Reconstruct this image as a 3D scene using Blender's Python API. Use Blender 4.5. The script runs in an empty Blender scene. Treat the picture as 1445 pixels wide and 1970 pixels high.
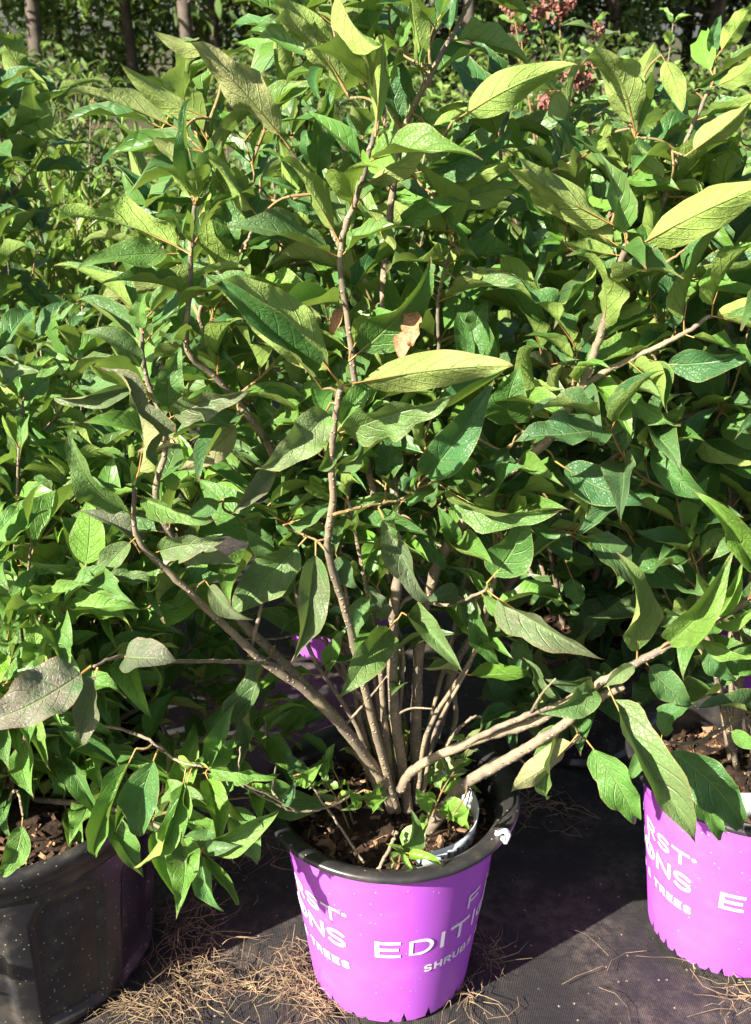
import bpy, math, random
import numpy as np
from mathutils import Vector, Matrix, Quaternion
random.seed(7); rng = np.random.default_rng(7)
R = math.radians
scene = bpy.context.scene
col = scene.collection

# ------------------------------------------------------------------ camera
PW, PH, FPX = 1445.0, 1970.0, 2100.0
CAM_H, PITCH = 1.18, R(23.6)
cam_d = bpy.data.cameras.new('camera')
cam = bpy.data.objects.new('camera', cam_d); col.objects.link(cam)
cam.location = (0, 0, CAM_H)
cam.rotation_euler = (R(90) - PITCH, 0, 0)
cam_d.sensor_fit = 'VERTICAL'; cam_d.sensor_height = 36.0
cam_d.lens = 36.0 * FPX / PH
cam_d.clip_start = 0.02; cam_d.clip_end = 600
cam_d.dof.use_dof = True; cam_d.dof.focus_distance = 1.2
cam_d.dof.aperture_fstop = cam_d.lens / 2.6
scene.camera = cam

# ------------------------------------------------------------------ sky + sun
SUN_EL, SUN_AZ = R(33), R(-129)          # azimuth from +Y clockwise: behind the camera, to the left
world = bpy.data.worlds.new('World'); scene.world = world; world.use_nodes = True
wn = world.node_tree; bgn = wn.nodes['Background']
sky = wn.nodes.new('ShaderNodeTexSky'); sky.sky_type = 'NISHITA'; sky.sun_disc = False
sky.sun_elevation = SUN_EL; sky.sun_rotation = SUN_AZ
sky.air_density = 1.0; sky.dust_density = 2.0
wn.links.new(sky.outputs[0], bgn.inputs[0]); bgn.inputs[1].default_value = 0.05
sun_d = bpy.data.lights.new('sun', 'SUN'); sun_d.energy = 5.0; sun_d.angle = R(0.55); sun_d.color = (1.0, 0.93, 0.81)
sun = bpy.data.objects.new('sun', sun_d); col.objects.link(sun)
to_sun = Vector((math.sin(SUN_AZ) * math.cos(SUN_EL), math.cos(SUN_AZ) * math.cos(SUN_EL), math.sin(SUN_EL)))
sun.rotation_euler = to_sun.to_track_quat('Z', 'Y').to_euler(); sun.location = (-3, -3, 4)
vs = scene.view_settings
vs.view_transform = 'Standard'; vs.look = 'None'; vs.exposure = 1.85; vs.gamma = 1.0; vs.use_curve_mapping = False
scene.render.engine = 'CYCLES'
scene.cycles.use_denoising = True
scene.cycles.use_adaptive_sampling = True; scene.cycles.adaptive_threshold = 0.02
scene.cycles.max_bounces = 5; scene.cycles.diffuse_bounces = 3; scene.cycles.glossy_bounces = 2; scene.cycles.transmission_bounces = 4; scene.cycles.transparent_max_bounces = 4
scene.cycles.sample_clamp_indirect = 6

# ------------------------------------------------------------------ projection helpers
SP, CP = math.sin(PITCH), math.cos(PITCH)
def ray(px, py):
    x = (px - PW / 2) / FPX; y = -(py - PH / 2) / FPX
    return Vector((x, CP + y * SP, -SP + y * CP))
def at(px, py, Y):                       # the point of that sight line in the upright plane Y
    d = ray(px, py); return Vector((0, 0, CAM_H)) + d * (Y / d.y)
def on_ground(px, py, z=0.0):
    d = ray(px, py); return Vector((0, 0, CAM_H)) + d * ((z - CAM_H) / d.z)
def project(p):
    x, y, z = p[0], p[1], p[2] - CAM_H
    dep = y * CP - z * SP; up = y * SP + z * CP
    if dep < 0.05: return None
    return PW / 2 + FPX * x / dep, PH / 2 - FPX * up / dep, dep

# ------------------------------------------------------------------ materials
def new_mat(name):
    m = bpy.data.materials.new(name); m.use_nodes = True
    nt = m.node_tree; return m, nt, nt.nodes['Principled BSDF']
class NB:
    def __init__(s, nt): s.nt = nt
    def n(s, t, **kw):
        x = s.nt.nodes.new(t)
        for k, v in kw.items(): setattr(x, k, v)
        return x
    def put(s, sock, v):
        if hasattr(v, 'is_linked') or isinstance(v, bpy.types.NodeSocket): s.nt.links.new(v, sock)
        else: sock.default_value = v
    def m(s, op, a, b=0.0, c=0.0, clamp=False):
        x = s.n('ShaderNodeMath', operation=op); x.use_clamp = clamp
        s.put(x.inputs[0], a); s.put(x.inputs[1], b); s.put(x.inputs[2], c); return x.outputs[0]
    def mix(s, f, a, b, blend='MIX'):
        x = s.n('ShaderNodeMix', data_type='RGBA', blend_type=blend)
        s.put(x.inputs[0], f)
        for sk, v in ((x.inputs[6], a), (x.inputs[7], b)):
            s.put(sk, v if not isinstance(v, tuple) else (*v, 1.0) if len(v) == 3 else v)
        return x.outputs[2]
    def ramp(s, f, lo, hi):
        x = s.n('ShaderNodeMapRange', interpolation_type='SMOOTHSTEP')
        s.put(x.inputs[0], f); x.inputs[1].default_value = lo; x.inputs[2].default_value = hi; return x.outputs[0]
    def noise(s, vec, scale, detail=3.0, rough=0.55):
        x = s.n('ShaderNodeTexNoise'); s.nt.links.new(vec, x.inputs['Vector'])
        x.inputs['Scale'].default_value = scale; x.inputs['Detail'].default_value = detail; x.inputs['Roughness'].default_value = rough
        return x.outputs['Fac']
    def bump(s, h, strength, dist, normal=None):
        x = s.n('ShaderNodeBump'); s.put(x.inputs['Height'], h); x.inputs['Strength'].default_value = strength
        x.inputs['Distance'].default_value = dist
        if normal: s.nt.links.new(normal, x.inputs['Normal'])
        return x.outputs[0]

# leaf colour channels: r = mauve blush, g = young yellow green, b = light/dark
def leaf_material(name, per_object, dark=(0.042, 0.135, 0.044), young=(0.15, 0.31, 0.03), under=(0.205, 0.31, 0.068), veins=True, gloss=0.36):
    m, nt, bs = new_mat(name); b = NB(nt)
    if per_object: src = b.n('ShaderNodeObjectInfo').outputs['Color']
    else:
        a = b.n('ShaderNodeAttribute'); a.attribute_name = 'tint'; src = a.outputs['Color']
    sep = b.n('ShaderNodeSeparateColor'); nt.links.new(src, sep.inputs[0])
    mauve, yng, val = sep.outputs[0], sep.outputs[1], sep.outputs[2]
    uv = b.n('ShaderNodeUVMap'); uv.uv_map = 'UVMap'
    sx = b.n('ShaderNodeSeparateXYZ'); nt.links.new(uv.outputs[0], sx.inputs[0])
    u, v = sx.outputs[0], sx.outputs[1]                         # along, across (0..1)
    av = b.m('ABSOLUTE', b.m('SUBTRACT', b.m('MULTIPLY', v, 2.0), 1.0))
    back = b.n('ShaderNodeNewGeometry').outputs['Backfacing']
    tc = b.n('ShaderNodeTexCoord').outputs['Object']
    n1 = b.noise(tc, 5.0, 4.0); n2 = b.noise(tc, 26.0, 3.0)
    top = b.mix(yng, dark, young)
    top = b.mix(b.m('MULTIPLY', b.ramp(n1, 0.35, 0.75), 0.4), top, (0.075, 0.15, 0.022))
    und = b.mix(b.m('MULTIPLY', yng, 0.6), under, (0.255, 0.385, 0.055))
    colr = b.mix(back, top, und)
    mv = b.m('MULTIPLY', b.m('MULTIPLY', mauve, 0.8), b.ramp(b.m('ADD', b.m('MULTIPLY', u, 0.5), n1), 0.25, 0.85), clamp=True)
    colr = b.mix(mv, colr, b.mix(back, (0.20, 0.145, 0.135), (0.42, 0.33, 0.22)))
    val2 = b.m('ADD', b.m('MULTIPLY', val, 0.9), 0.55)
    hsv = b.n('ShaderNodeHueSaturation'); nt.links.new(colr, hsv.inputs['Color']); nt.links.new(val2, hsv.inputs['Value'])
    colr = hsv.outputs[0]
    if veins:
        s = b.m('SUBTRACT', b.m('MULTIPLY', u, 6.5), b.m('MULTIPLY', b.m('POWER', av, 1.35), 1.75))
        fr = b.m('ABSOLUTE', b.m('SUBTRACT', b.m('FRACT', b.m('ADD', s, b.m('MULTIPLY', n2, 0.12))), 0.5))
        lat = b.m('SUBTRACT', 1.0, b.ramp(fr, 0.0, 0.085))
        lat = b.m('MULTIPLY', lat, b.m('SUBTRACT', 1.0, b.ramp(av, 0.55, 0.95)))
        mid = b.m('SUBTRACT', 1.0, b.ramp(av, 0.015, 0.07))
        vein = b.m('MAXIMUM', mid, b.m('MULTIPLY', lat, 0.55))
        # fine netting between the side veins
        vo = b.n('ShaderNodeTexVoronoi', feature='DISTANCE_TO_EDGE'); nt.links.new(tc, vo.inputs['Vector']); vo.inputs['Scale'].default_value = 30.0
        net = b.m('SUBTRACT', 1.0, b.ramp(vo.outputs['Distance'], 0.0, 0.10))
        colr = b.mix(b.m('MULTIPLY', vein, 0.5), colr, b.mix(back, (0.20, 0.30, 0.10), (0.14, 0.17, 0.045)))
        colr = b.mix(b.m('MULTIPLY', b.ramp(b.m('ADD', av, b.m('MULTIPLY', n1, 0.12)), 0.97, 1.07), 0.55), colr, b.mix(mauve, (0.26, 0.27, 0.09), (0.25, 0.10, 0.06)))
        spots = b.m('MULTIPLY', b.ramp(b.noise(tc, 30.0, 3.0), 0.64, 0.72), b.ramp(n1, 0.45, 0.6))
        colr = b.mix(b.m('MULTIPLY', spots, 0.6), colr, (0.22, 0.15, 0.07))
        tipb = b.m('MULTIPLY', b.ramp(b.m('ADD', u, b.m('MULTIPLY', n2, 0.15)), 0.97, 1.06), 0.8)
        colr = b.mix(tipb, colr, (0.16, 0.09, 0.045))
        h = b.m('ADD', b.m('MULTIPLY', vein, -1.0), b.m('MULTIPLY', n2, 0.35))
        h = b.m('ADD', h, b.m('MULTIPLY', net, -0.10))
        nb = b.bump(h, 0.5, 0.009)
        nt.links.new(nb, bs.inputs['Normal'])
    nt.links.new(colr, bs.inputs['Base Color'])
    rough = b.m('ADD', b.m('MULTIPLY', n2, 0.25), b.m('ADD', gloss - 0.06, b.m('MULTIPLY', back, 0.25)))
    nt.links.new(rough, bs.inputs['Roughness'])
    bs.inputs['Specular IOR Level'].default_value = 0.45
    tr = b.n('ShaderNodeBsdfTranslucent')
    tcol = b.mix(0.45, colr, (0.21, 0.34, 0.02))
    nt.links.new(tcol, tr.inputs['Color'])
    mx = b.n('ShaderNodeMixShader'); mx.inputs[0].default_value = 0.25
    nt.links.new(bs.outputs[0], mx.inputs[1]); nt.links.new(tr.outputs[0], mx.inputs[2])
    nt.links.new(mx.outputs[0], nt.nodes['Material Output'].inputs['Surface'])
    return m
M = {}
M['leaf'] = leaf_material('dogwood leaf', True)
M['leaf_mass'] = leaf_material('dogwood foliage', False)
M['willow'] = leaf_material('narrow leaf', True, dark=(0.05, 0.14, 0.025), young=(0.17, 0.30, 0.04), under=(0.14, 0.20, 0.06))
M['willow_mass'] = leaf_material('narrow foliage', False, dark=(0.05, 0.14, 0.025), young=(0.17, 0.30, 0.04), under=(0.14, 0.20, 0.06))
M['far_mass'] = leaf_material('far foliage', False, dark=(0.035, 0.08, 0.024), young=(0.13, 0.21, 0.035), under=(0.10, 0.15, 0.05), veins=False, gloss=0.6)

def simple(name, c, rough=0.6, spec=0.4, nscale=None, c2=None, bump=0.0, bdist=0.002, detail=4.0):
    m, nt, bs = new_mat(name); b = NB(nt)
    bs.inputs['Roughness'].default_value = rough; bs.inputs['Specular IOR Level'].default_value = spec
    if nscale:
        tc = b.n('ShaderNodeTexCoord').outputs['Object']; n = b.noise(tc, nscale, detail)
        nt.links.new(b.mix(b.ramp(n, 0.3, 0.7), c, c2 or tuple(x * 0.6 for x in c)), bs.inputs['Base Color'])
        if bump: nt.links.new(b.bump(n, bump, bdist), bs.inputs['Normal'])
    else: bs.inputs['Base Color'].default_value = (*c, 1)
    return m
def bark_material(name, c, c2, dots):
    m, nt, bs = new_mat(name); b = NB(nt)
    tc = b.n('ShaderNodeTexCoord').outputs['Object']
    n = b.noise(tc, 60, 5.0); nn = b.noise(tc, 16, 3.0)
    vo = b.n('ShaderNodeTexVoronoi'); nt.links.new(tc, vo.inputs['Vector']); vo.inputs['Scale'].default_value = 150
    dot = b.m('SUBTRACT', 1.0, b.ramp(vo.outputs['Distance'], 0.14, 0.34))
    cc = b.mix(b.ramp(b.m('ADD', b.m('MULTIPLY', n, 0.5), b.m('MULTIPLY', nn, 0.5)), 0.35, 0.65), c, c2)
    cc = b.mix(b.m('MULTIPLY', dot, 0.6), cc, dots)
    nt.links.new(cc, bs.inputs['Base Color']); bs.inputs['Roughness'].default_value = 0.75
    h = b.m('ADD', b.m('MULTIPLY', n, 0.6), b.m('MULTIPLY', dot, 0.9))
    nt.links.new(b.bump(h, 0.8, 0.0022), bs.inputs['Normal']); return m
M['bark'] = bark_material('dogwood bark', (0.26, 0.20, 0.125), (0.115, 0.095, 0.075), (0.52, 0.42, 0.27))
M['twig'] = bark_material('young twig', (0.25, 0.16, 0.065), (0.17, 0.13, 0.05), (0.40, 0.32, 0.17))
M['petiole'] = simple('leaf stalk', (0.33, 0.26, 0.06), 0.5, 0.4, 9.0, (0.36, 0.16, 0.06))
M['trunk'] = simple('forest bark', (0.12, 0.10, 0.08), 0.9, 0.2, 5.0, (0.06, 0.05, 0.04), 0.8, 0.02)

def speckle_plastic(name, c, rough, dirt, thr, dust_c=(0.42, 0.36, 0.27), spec=0.5):
    m, nt, bs = new_mat(name); b = NB(nt)
    tc = b.n('ShaderNodeTexCoord').outputs['Object']
    vo = b.n('ShaderNodeTexVoronoi'); nt.links.new(tc, vo.inputs['Vector']); vo.inputs['Scale'].default_value = 170
    cl = b.ramp(b.noise(tc, 9, 3.0), 0.45, 0.72)
    sepc = b.n('ShaderNodeSeparateColor'); nt.links.new(vo.outputs['Color'], sepc.inputs[0])
    sp = b.m('MULTIPLY', b.m('SUBTRACT', 1.0, b.ramp(vo.outputs['Distance'], 0.10, 0.26)), b.m('GREATER_THAN', b.m('ADD', sepc.outputs[0], b.m('MULTIPLY', cl, 0.25)), thr))
    film = b.m('MULTIPLY', b.ramp(b.noise(tc, 16, 6.0, 0.7), 0.42, 0.85), dirt)
    f = b.m('MAXIMUM', b.m('MULTIPLY', sp, 0.75), film)
    nt.links.new(b.mix(f, c, dust_c), bs.inputs['Base Color'])
    nt.links.new(b.m('ADD', rough, b.m('MULTIPLY', f, 0.4)), bs.inputs['Roughness'])
    bs.inputs['Specular IOR Level'].default_value = spec
    nt.links.new(b.bump(b.m('ADD', b.m('MULTIPLY', sp, 0.6), b.m('MULTIPLY', b.noise(tc, 6, 2.0), 1.5)), 0.35, 0.003), bs.inputs['Normal'])
    return m
M['purple'] = speckle_plastic('purple pot plastic', (0.41, 0.085, 0.56), 0.36, 0.17, 0.972, (0.50, 0.36, 0.42))
M['black_rim'] = speckle_plastic('black pot rim plastic', (0.022, 0.021, 0.023), 0.3, 0.18, 0.9)
M['black_pot'] = speckle_plastic('black pot plastic', (0.014, 0.0145, 0.017), 0.36, 0.20, 0.80)
M['print'] = speckle_plastic('white print', (0.78, 0.76, 0.80), 0.4, 0.06, 0.96, (0.5, 0.42, 0.45))
M['label'] = speckle_plastic('white plastic label', (0.74, 0.78, 0.82), 0.35, 0.12, 0.93, (0.45, 0.40, 0.33))
M['ink'] = simple('grey label ink', (0.12, 0.15, 0.19), 0.6)
M['soil'] = simple('potting soil', (0.045, 0.028, 0.018), 0.95, 0.2, 55, (0.012, 0.008, 0.006), 1.0, 0.006)
M['chip'] = simple('bark chips', (0.10, 0.055, 0.032), 0.9, 0.2, 30, (0.03, 0.018, 0.012), 0.6)
M['chip_pale'] = simple('pale bark chips', (0.30, 0.18, 0.10), 0.9, 0.2, 30, (0.2, 0.12, 0.07), 0.6)
M['straw'] = simple('dry straw', (0.31, 0.22, 0.13), 0.85, 0.2, 22, (0.11, 0.08, 0.05))
M['dead'] = simple('dry leaf', (0.42, 0.24, 0.12), 0.7, 0.3, 20, (0.25, 0.12, 0.06), 0.4)
M['bloom'] = simple('dusky red bloom', (0.27, 0.085, 0.075), 0.8, 0.2, 12, (0.20, 0.11, 0.08))
M['bud'] = simple('yellow bud', (0.45, 0.40, 0.05), 0.5)

def cloth_material():
    m, nt, bs = new_mat('woven ground fabric'); b = NB(nt)
    tc = b.n('ShaderNodeTexCoord').outputs['Object']
    sx = b.n('ShaderNodeSeparateXYZ'); nt.links.new(tc, sx.inputs[0])
    wx = b.m('SINE', b.m('MULTIPLY', sx.outputs[0], 2600.0)); wy = b.m('SINE', b.m('MULTIPLY', sx.outputs[1], 900.0))
    dirt = b.noise(tc, 7, 6.0, 0.65); dirt2 = b.noise(tc, 70, 4.0, 0.7)
    f = b.m('MULTIPLY', b.ramp(dirt, 0.36, 0.72), b.ramp(dirt2, 0.30, 0.72))
    c = b.mix(b.m('MULTIPLY', f, 0.85), (0.020, 0.0195, 0.020), (0.125, 0.100, 0.083))
    vo = b.n('ShaderNodeTexVoronoi'); nt.links.new(tc, vo.inputs['Vector']); vo.inputs['Scale'].default_value = 90
    s2 = b.n('ShaderNodeSeparateColor'); nt.links.new(vo.outputs['Color'], s2.inputs[0])
    sp = b.m('MULTIPLY', b.m('SUBTRACT', 1.0, b.ramp(vo.outputs['Distance'], 0.08, 0.2)), b.m('GREATER_THAN', s2.outputs[0], 0.86))
    c = b.mix(b.m('MULTIPLY', sp, 0.8), c, (0.34, 0.27, 0.2))
    nt.links.new(c, bs.inputs['Base Color']); bs.inputs['Roughness'].default_value = 0.62; bs.inputs['Specular IOR Level'].default_value = 0.35
    h = b.m('ADD', b.m('ADD', b.m('MULTIPLY', wx, 0.16), b.m('MULTIPLY', wy, 0.03)), b.m('MULTIPLY', dirt2, 1.6))
    nt.links.new(b.bump(h, 0.55, 0.002), bs.inputs['Normal']); return m
M['cloth'] = cloth_material()
M['ground'] = simple('field ground', (0.05, 0.065, 0.022), 0.95, 0.2, 0.8, (0.07, 0.055, 0.032), 0.5, 0.05, 8.0)

# ------------------------------------------------------------------ object helpers
def tag(o, label=None, cat=None, group=None, kind=None):
    for k, v in (('label', label), ('category', cat), ('group', group), ('kind', kind)):
        if v: o[k] = v
    return o
def empty(name, loc):
    o = bpy.data.objects.new(name, None); col.objects.link(o); o.location = loc; o.empty_display_size = 0.05; return o
def link(name, me, parent=None, world_space=True):
    o = bpy.data.objects.new(name, me); col.objects.link(o)
    if parent:
        o.parent = parent
        if world_space: o.matrix_parent_inverse = Matrix.Translation(-parent.location)
    return o
def mesh(name, V, F, mats, smooth=True, uvs=None, fm=None):
    me = bpy.data.meshes.new(name); me.from_pydata([tuple(v) for v in V], [], F)
    for m in mats: me.materials.append(m)
    if smooth: me.polygons.foreach_set('use_smooth', [True] * len(F))
    if fm is not None: me.polygons.foreach_set('material_index', fm)
    if uvs is not None:
        lay = me.uv_layers.new(name='UVMap'); li = np.empty(len(me.loops), dtype=np.int32); me.loops.foreach_get('vertex_index', li)
        lay.data.foreach_set('uv', np.asarray(uvs, dtype=np.float32)[li].ravel())
    me.update(); return me
class MB:
    def __init__(s): s.V = []; s.F = []
    def add(s, V, F):
        o = len(s.V); s.V += [tuple(v) for v in V]; s.F += [tuple(i + o for i in f) for f in F]
def catmull(pts, n):
    pts = [Vector(p) for p in pts]; out = []
    P = [pts[0] * 2 - pts[1]] + pts + [pts[-1] * 2 - pts[-2]]
    for i in range(1, len(P) - 2):
        a, b_, c, d = P[i - 1], P[i], P[i + 1], P[i + 2]
        for k in range(n):
            t = k / n
            out.append(0.5 * ((2 * b_) + (c - a) * t + (2 * a - 5 * b_ + 4 * c - d) * t * t + (3 * b_ - a - 3 * c + d) * t ** 3))
    out.append(pts[-1].copy()); return out
def tube(pts, r0, r1, sides=7, knob=0.0, every=6):
    V = []; F = []; n = len(pts); ref = Vector((0.3, 1, 0.2))
    for i, p in enumerate(pts):
        t = (pts[min(i + 1, n - 1)] - pts[max(i - 1, 0)]).normalized()
        a = t.cross(ref).normalized() if abs(t.dot(ref)) < 0.98 * ref.length else t.cross(Vector((1, 0, 0))).normalized()
        b_ = t.cross(a); r = r0 + (r1 - r0) * i / max(1, n - 1)
        if knob and i % every == 0 and 0 < i < n - 1: r *= 1 + knob
        for k in range(sides):
            an = 2 * math.pi * k / sides; V.append(p + a * (r * math.cos(an)) + b_ * (r * math.sin(an)))
    for i in range(n - 1):
        for k in range(sides):
            k2 = (k + 1) % sides; F.append((i * sides + k, i * sides + k2, (i + 1) * sides + k2, (i + 1) * sides + k))
    F.append(tuple(range(sides))[::-1]); F.append(tuple((n - 1) * sides + k for k in range(sides)))
    return V, F
def lathe(profile, seg, zmod=None):
    V = []; F = []; n = len(profile)
    for j in range(seg):
        an = 2 * math.pi * j / seg
        for i, (r, z) in enumerate(profile):
            if zmod: r, z = zmod(i, an, r, z)
            V.append((r * math.sin(an), -r * math.cos(an), z))
    for j in range(seg):
        j2 = (j + 1) % seg
        for i in range(n - 1): F.append((j * n + i, j2 * n + i, j2 * n + i + 1, j * n + i + 1))
    return V, F

# ------------------------------------------------------------------ leaf shapes
def leaf_shape(nu, nv, W, bend, fold, wave, wn_, twist, roll_edge, tip, rs, petiole=0.11, peak=0.74):
    ph = rs.uniform(0, 6.28, 4); N = 40
    pos = [np.array([0.0, 0.0])]; th = []
    for i in range(N + 1):
        s = i / N
        a = bend * (0.5 - s) - tip * max(0.0, s - 0.72) / 0.28 + 0.10 * math.sin(5 * s + ph[0])
        th.append(a)
        if i < N: pos.append(pos[-1] + np.array([math.cos(a), math.sin(a)]) / N)
    pos = np.array(pos); tip_p = pos[-1]; L = np.hypot(*tip_p); ca, sa = tip_p / L
    rot = np.array([[ca, sa], [-sa, ca]]); pos = pos @ rot.T / L; off = math.atan2(sa, ca)
    side = 0.06 * rs.normal()                                        # sideways sweep of the midrib
    V = []; UV = []; F = []; fm = []
    wn = [max(0.0, t ** peak * (1 - t) ** 1.42) for t in np.linspace(0, 1, 101)]; wmax = max(wn)
    for i in range(nu + 1):
        t = i / nu; s = petiole + (1 - petiole) * t; k = s * N; k0 = min(int(k), N - 1); f = k - k0
        c = pos[k0] * (1 - f) + pos[k0 + 1] * f; a = th[k0] - off
        w = W * max(0.004, (t ** peak * (1 - t) ** 1.42) / wmax)
        tw = twist * (t - 0.4)
        for j in range(nv + 1):
            v = -1 + 2 * j / nv; sg = 1 if v >= 0 else -1; x = abs(v)
            fa = 1.25 * fold + roll_edge * x + 0.18 * math.sin(3.1 * t + ph[1 if sg > 0 else 2])
            lx = w * x * math.cos(fa) * sg; lz = w * x * math.sin(fa)
            lz += wave * W * (x ** 1.5) * 0.30 * math.sin(2 * math.pi * wn_ * 2.6 * t + ph[2 if sg > 0 else 0]) * min(1, 4 * t) * (1 - t)
            lz += 0.95 * wave * W * (x ** 1.8) * math.sin(2 * math.pi * wn_ * t + ph[1 if sg > 0 else 3] + 0.8 * sg) * min(1, 3 * t) * (1.2 - t)
            lx, lz = lx * math.cos(tw) - lz * math.sin(tw), lx * math.sin(tw) + lz * math.cos(tw)
            ty, tz = math.cos(a), math.sin(a)
            V.append((lx + side * math.sin(math.pi * s), c[0] - lz * tz, c[1] + lz * ty)); UV.append((t, j / nv))
    for i in range(nu):
        for j in range(nv):
            q = i * (nv + 1) + j; F.append((q, q + 1, q + nv + 2, q + nv + 1)); fm.append(0)
    # leaf stalk running on as a raised midrib on the underside
    ns = 3; o = len(V); stations = [0.0, petiole * 0.55, petiole * 1.05, 0.35]
    if nu < 8: stations = [0.0, petiole * 1.3]
    for q, s in enumerate(stations):
        k = s * N; k0 = min(int(k), N - 1); f = k - k0; c = pos[k0] * (1 - f) + pos[k0 + 1] * f; r = 0.0125 * (1 - 0.9 * s / 0.35 * (nu >= 8))
        for kk in range(ns):
            an = 2 * math.pi * kk / ns - math.pi / 2
            V.append((r * math.cos(an) + side * math.sin(math.pi * s), c[0], c[1] + r * math.sin(an) - 0.004)); UV.append((0.0, 0.5))
    for q in range(len(stations) - 1):
        for kk in range(ns):
            k2 = (kk + 1) % ns; F.append((o + q * ns + kk, o + q * ns + k2, o + (q + 1) * ns + k2, o + (q + 1) * ns + kk)); fm.append(1)
    return np.array(V), F, UV, fm
LEAFW = 0.21                                                          # half width of a variant, leaf length = 1
VAR = []; VLOW = []; NARROW = []; NLOW = []
rs = np.random.default_rng(21)
kinds = [  # bend, fold, wave, waves, twist, edge roll, tip curl
    (0.35, 0.20, 0.22, 1.5, 0.1, 0.1, 0.4), (0.8, 0.40, 0.32, 2.0, -0.3, 0.0, 0.6), (1.1, 0.20, 0.42, 2.5, 0.4, 0.2, 0.7), (0.3, 0.60, 0.25, 1.6, 0.7, 0.3, -0.4),
    (0.6, 0.75, 0.36, 2.2, -0.8, 0.1, 0.7), (0.9, 0.50, 0.50, 3.0, 0.3, 0.0, 1.1), (0.5, 0.15, 0.34, 2.0, 0.8, 0.5, 0.3), (1.3, 0.35, 0.28, 1.5, -0.3, 0.4, 0.8),
    (0.2, 0.35, 0.44, 2.6, -0.7, 0.1, 0.9), (0.7, 0.90, 0.30, 2.4, 0.5, -0.1, 0.5), (0.5, 0.10, 0.26, 1.3, -0.3, 0.6, 0.6), (1.0, 0.60, 0.55, 2.8, 0.9, 0.1, 1.2)]
kinds = kinds + [tuple(x * rs.uniform(0.6, 1.3) for x in k) for k in kinds]
for k in kinds:
    V, F, UV, fm = leaf_shape(20, 8, LEAFW, *k, rs); VAR.append(mesh('leaf', V, F, [M['leaf'], M['petiole']], True, UV, fm))
    VLOW.append(leaf_shape(6, 4, LEAFW, *k, rs))
    V, F, UV, fm = leaf_shape(9, 4, LEAFW, k[0] * 0.9, k[1], k[2] * 0.6, k[3], k[4], k[5], k[6], rs, 0.05, 0.85)
    NARROW.append(mesh('narrow_leaf', V, F, [M['willow'], M['petiole']], True, UV, fm)); NLOW.append(leaf_shape(5, 2, LEAFW, *k, rs, 0.05, 0.85))

def leaf_matrix(base, d, n, L, wf):                                   # d = base to tip, n = way the upper face looks
    y = d.normalized(); z = n - y * n.dot(y)
    if z.length < 1e-4: z = y.orthogonal()
    z.normalize(); x = y.cross(z)
    m = Matrix((x * (L * wf), y * L, z * L)).transposed().to_4x4(); m.translation = base; return m
def foliage_mesh(name, items, pool, mat):                             # many leaves as one mass
    vs_, fs, uvs, tints, fms = [], [], [], [], []; o = 0; tri = []
    for (mtx, k, c) in items:
        V, F, UV, fm = pool[k % len(pool)]; A = np.array(mtx)
        P = V @ A[:3, :3].T + A[:3, 3]; vs_.append(P)
        tri.append(np.array(F) + o); uvs.append(np.array(UV)); tints.append(np.tile(np.array([*c[:3], 1.0]), (len(V), 1))); fms.append(np.array(fm)); o += len(V)
    Vn = np.concatenate(vs_).astype(np.float32); Fn = np.concatenate(tri).astype(np.int32); UVn = np.concatenate(uvs); T = np.concatenate(tints)
    me = bpy.data.meshes.new(name); me.vertices.add(len(Vn)); me.vertices.foreach_set('co', Vn.ravel())
    me.loops.add(Fn.size); me.loops.foreach_set('vertex_index', Fn.ravel()); me.polygons.add(len(Fn))
    me.polygons.foreach_set('loop_start', np.arange(0, Fn.size, 4, dtype=np.int32)); me.polygons.foreach_set('loop_total', np.full(len(Fn), 4, dtype=np.int32))
    me.polygons.foreach_set('use_smooth', np.ones(len(Fn), dtype=bool)); me.polygons.foreach_set('material_index', np.concatenate(fms).astype(np.int32))
    lay = me.uv_layers.new(name='UVMap'); lay.data.foreach_set('uv', UVn[Fn.ravel()].astype(np.float32).ravel())
    ca = me.color_attributes.new('tint', 'FLOAT_COLOR', 'POINT'); ca.data.foreach_set('color', T.astype(np.float32).ravel())
    me.materials.append(mat); me.materials.append(M['petiole']); me.update(calc_edges=True); me.validate(); return me
def leaf_object(parent, mtx, k, c, pool=None, name='leaf'):
    o = bpy.data.objects.new(name, (pool or VAR)[k % len(VAR)]); col.objects.link(o); o.parent = parent
    o.matrix_parent_inverse = Matrix.Translation(-parent.location); o.matrix_basis = mtx; o.color = (*c[:3], 1.0); return o

# ------------------------------------------------------------------ ground
def sheet(x0, x1, y0, y1, nx, ny, zf):
    V = []; F = []
    for j in range(ny + 1):
        for i in range(nx + 1):
            x = x0 + (x1 - x0) * i / nx; y = y0 + (y1 - y0) * j / ny; V.append((x, y, zf(x, y)))
    for j in range(ny):
        for i in range(nx): q = j * (nx + 1) + i; F.append((q, q + 1, q + nx + 2, q + nx + 1))
    return V, F
V, F = sheet(-300, 300, -60, 500, 40, 40, lambda x, y: -0.03)
tag(link('ground', mesh('ground', V, F, [M['ground']])), kind='structure')
def wrinkle(x, y):
    r = 0.004 * math.sin(7 * x + 2.2 * math.sin(5 * y)) * math.sin(3.1 * y + 1.5 * x)
    d = (y - 0.93 - 0.10 * x - 0.02 * math.sin(6 * x)); r += 0.012 * math.exp(-(d / 0.018) ** 2) * (0.6 + 0.4 * math.sin(9 * x))
    d = (y - 1.02 + 0.06 * x); r += 0.006 * math.exp(-(d / 0.012) ** 2) * (x > 0.1)
    return r - 0.006
V, F = sheet(-2.6, 2.6, -0.4, 8.2, 180, 300, wrinkle)
tag(link('ground_cloth', mesh('ground_cloth', V, F, [M['cloth']])), kind='structure')

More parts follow.
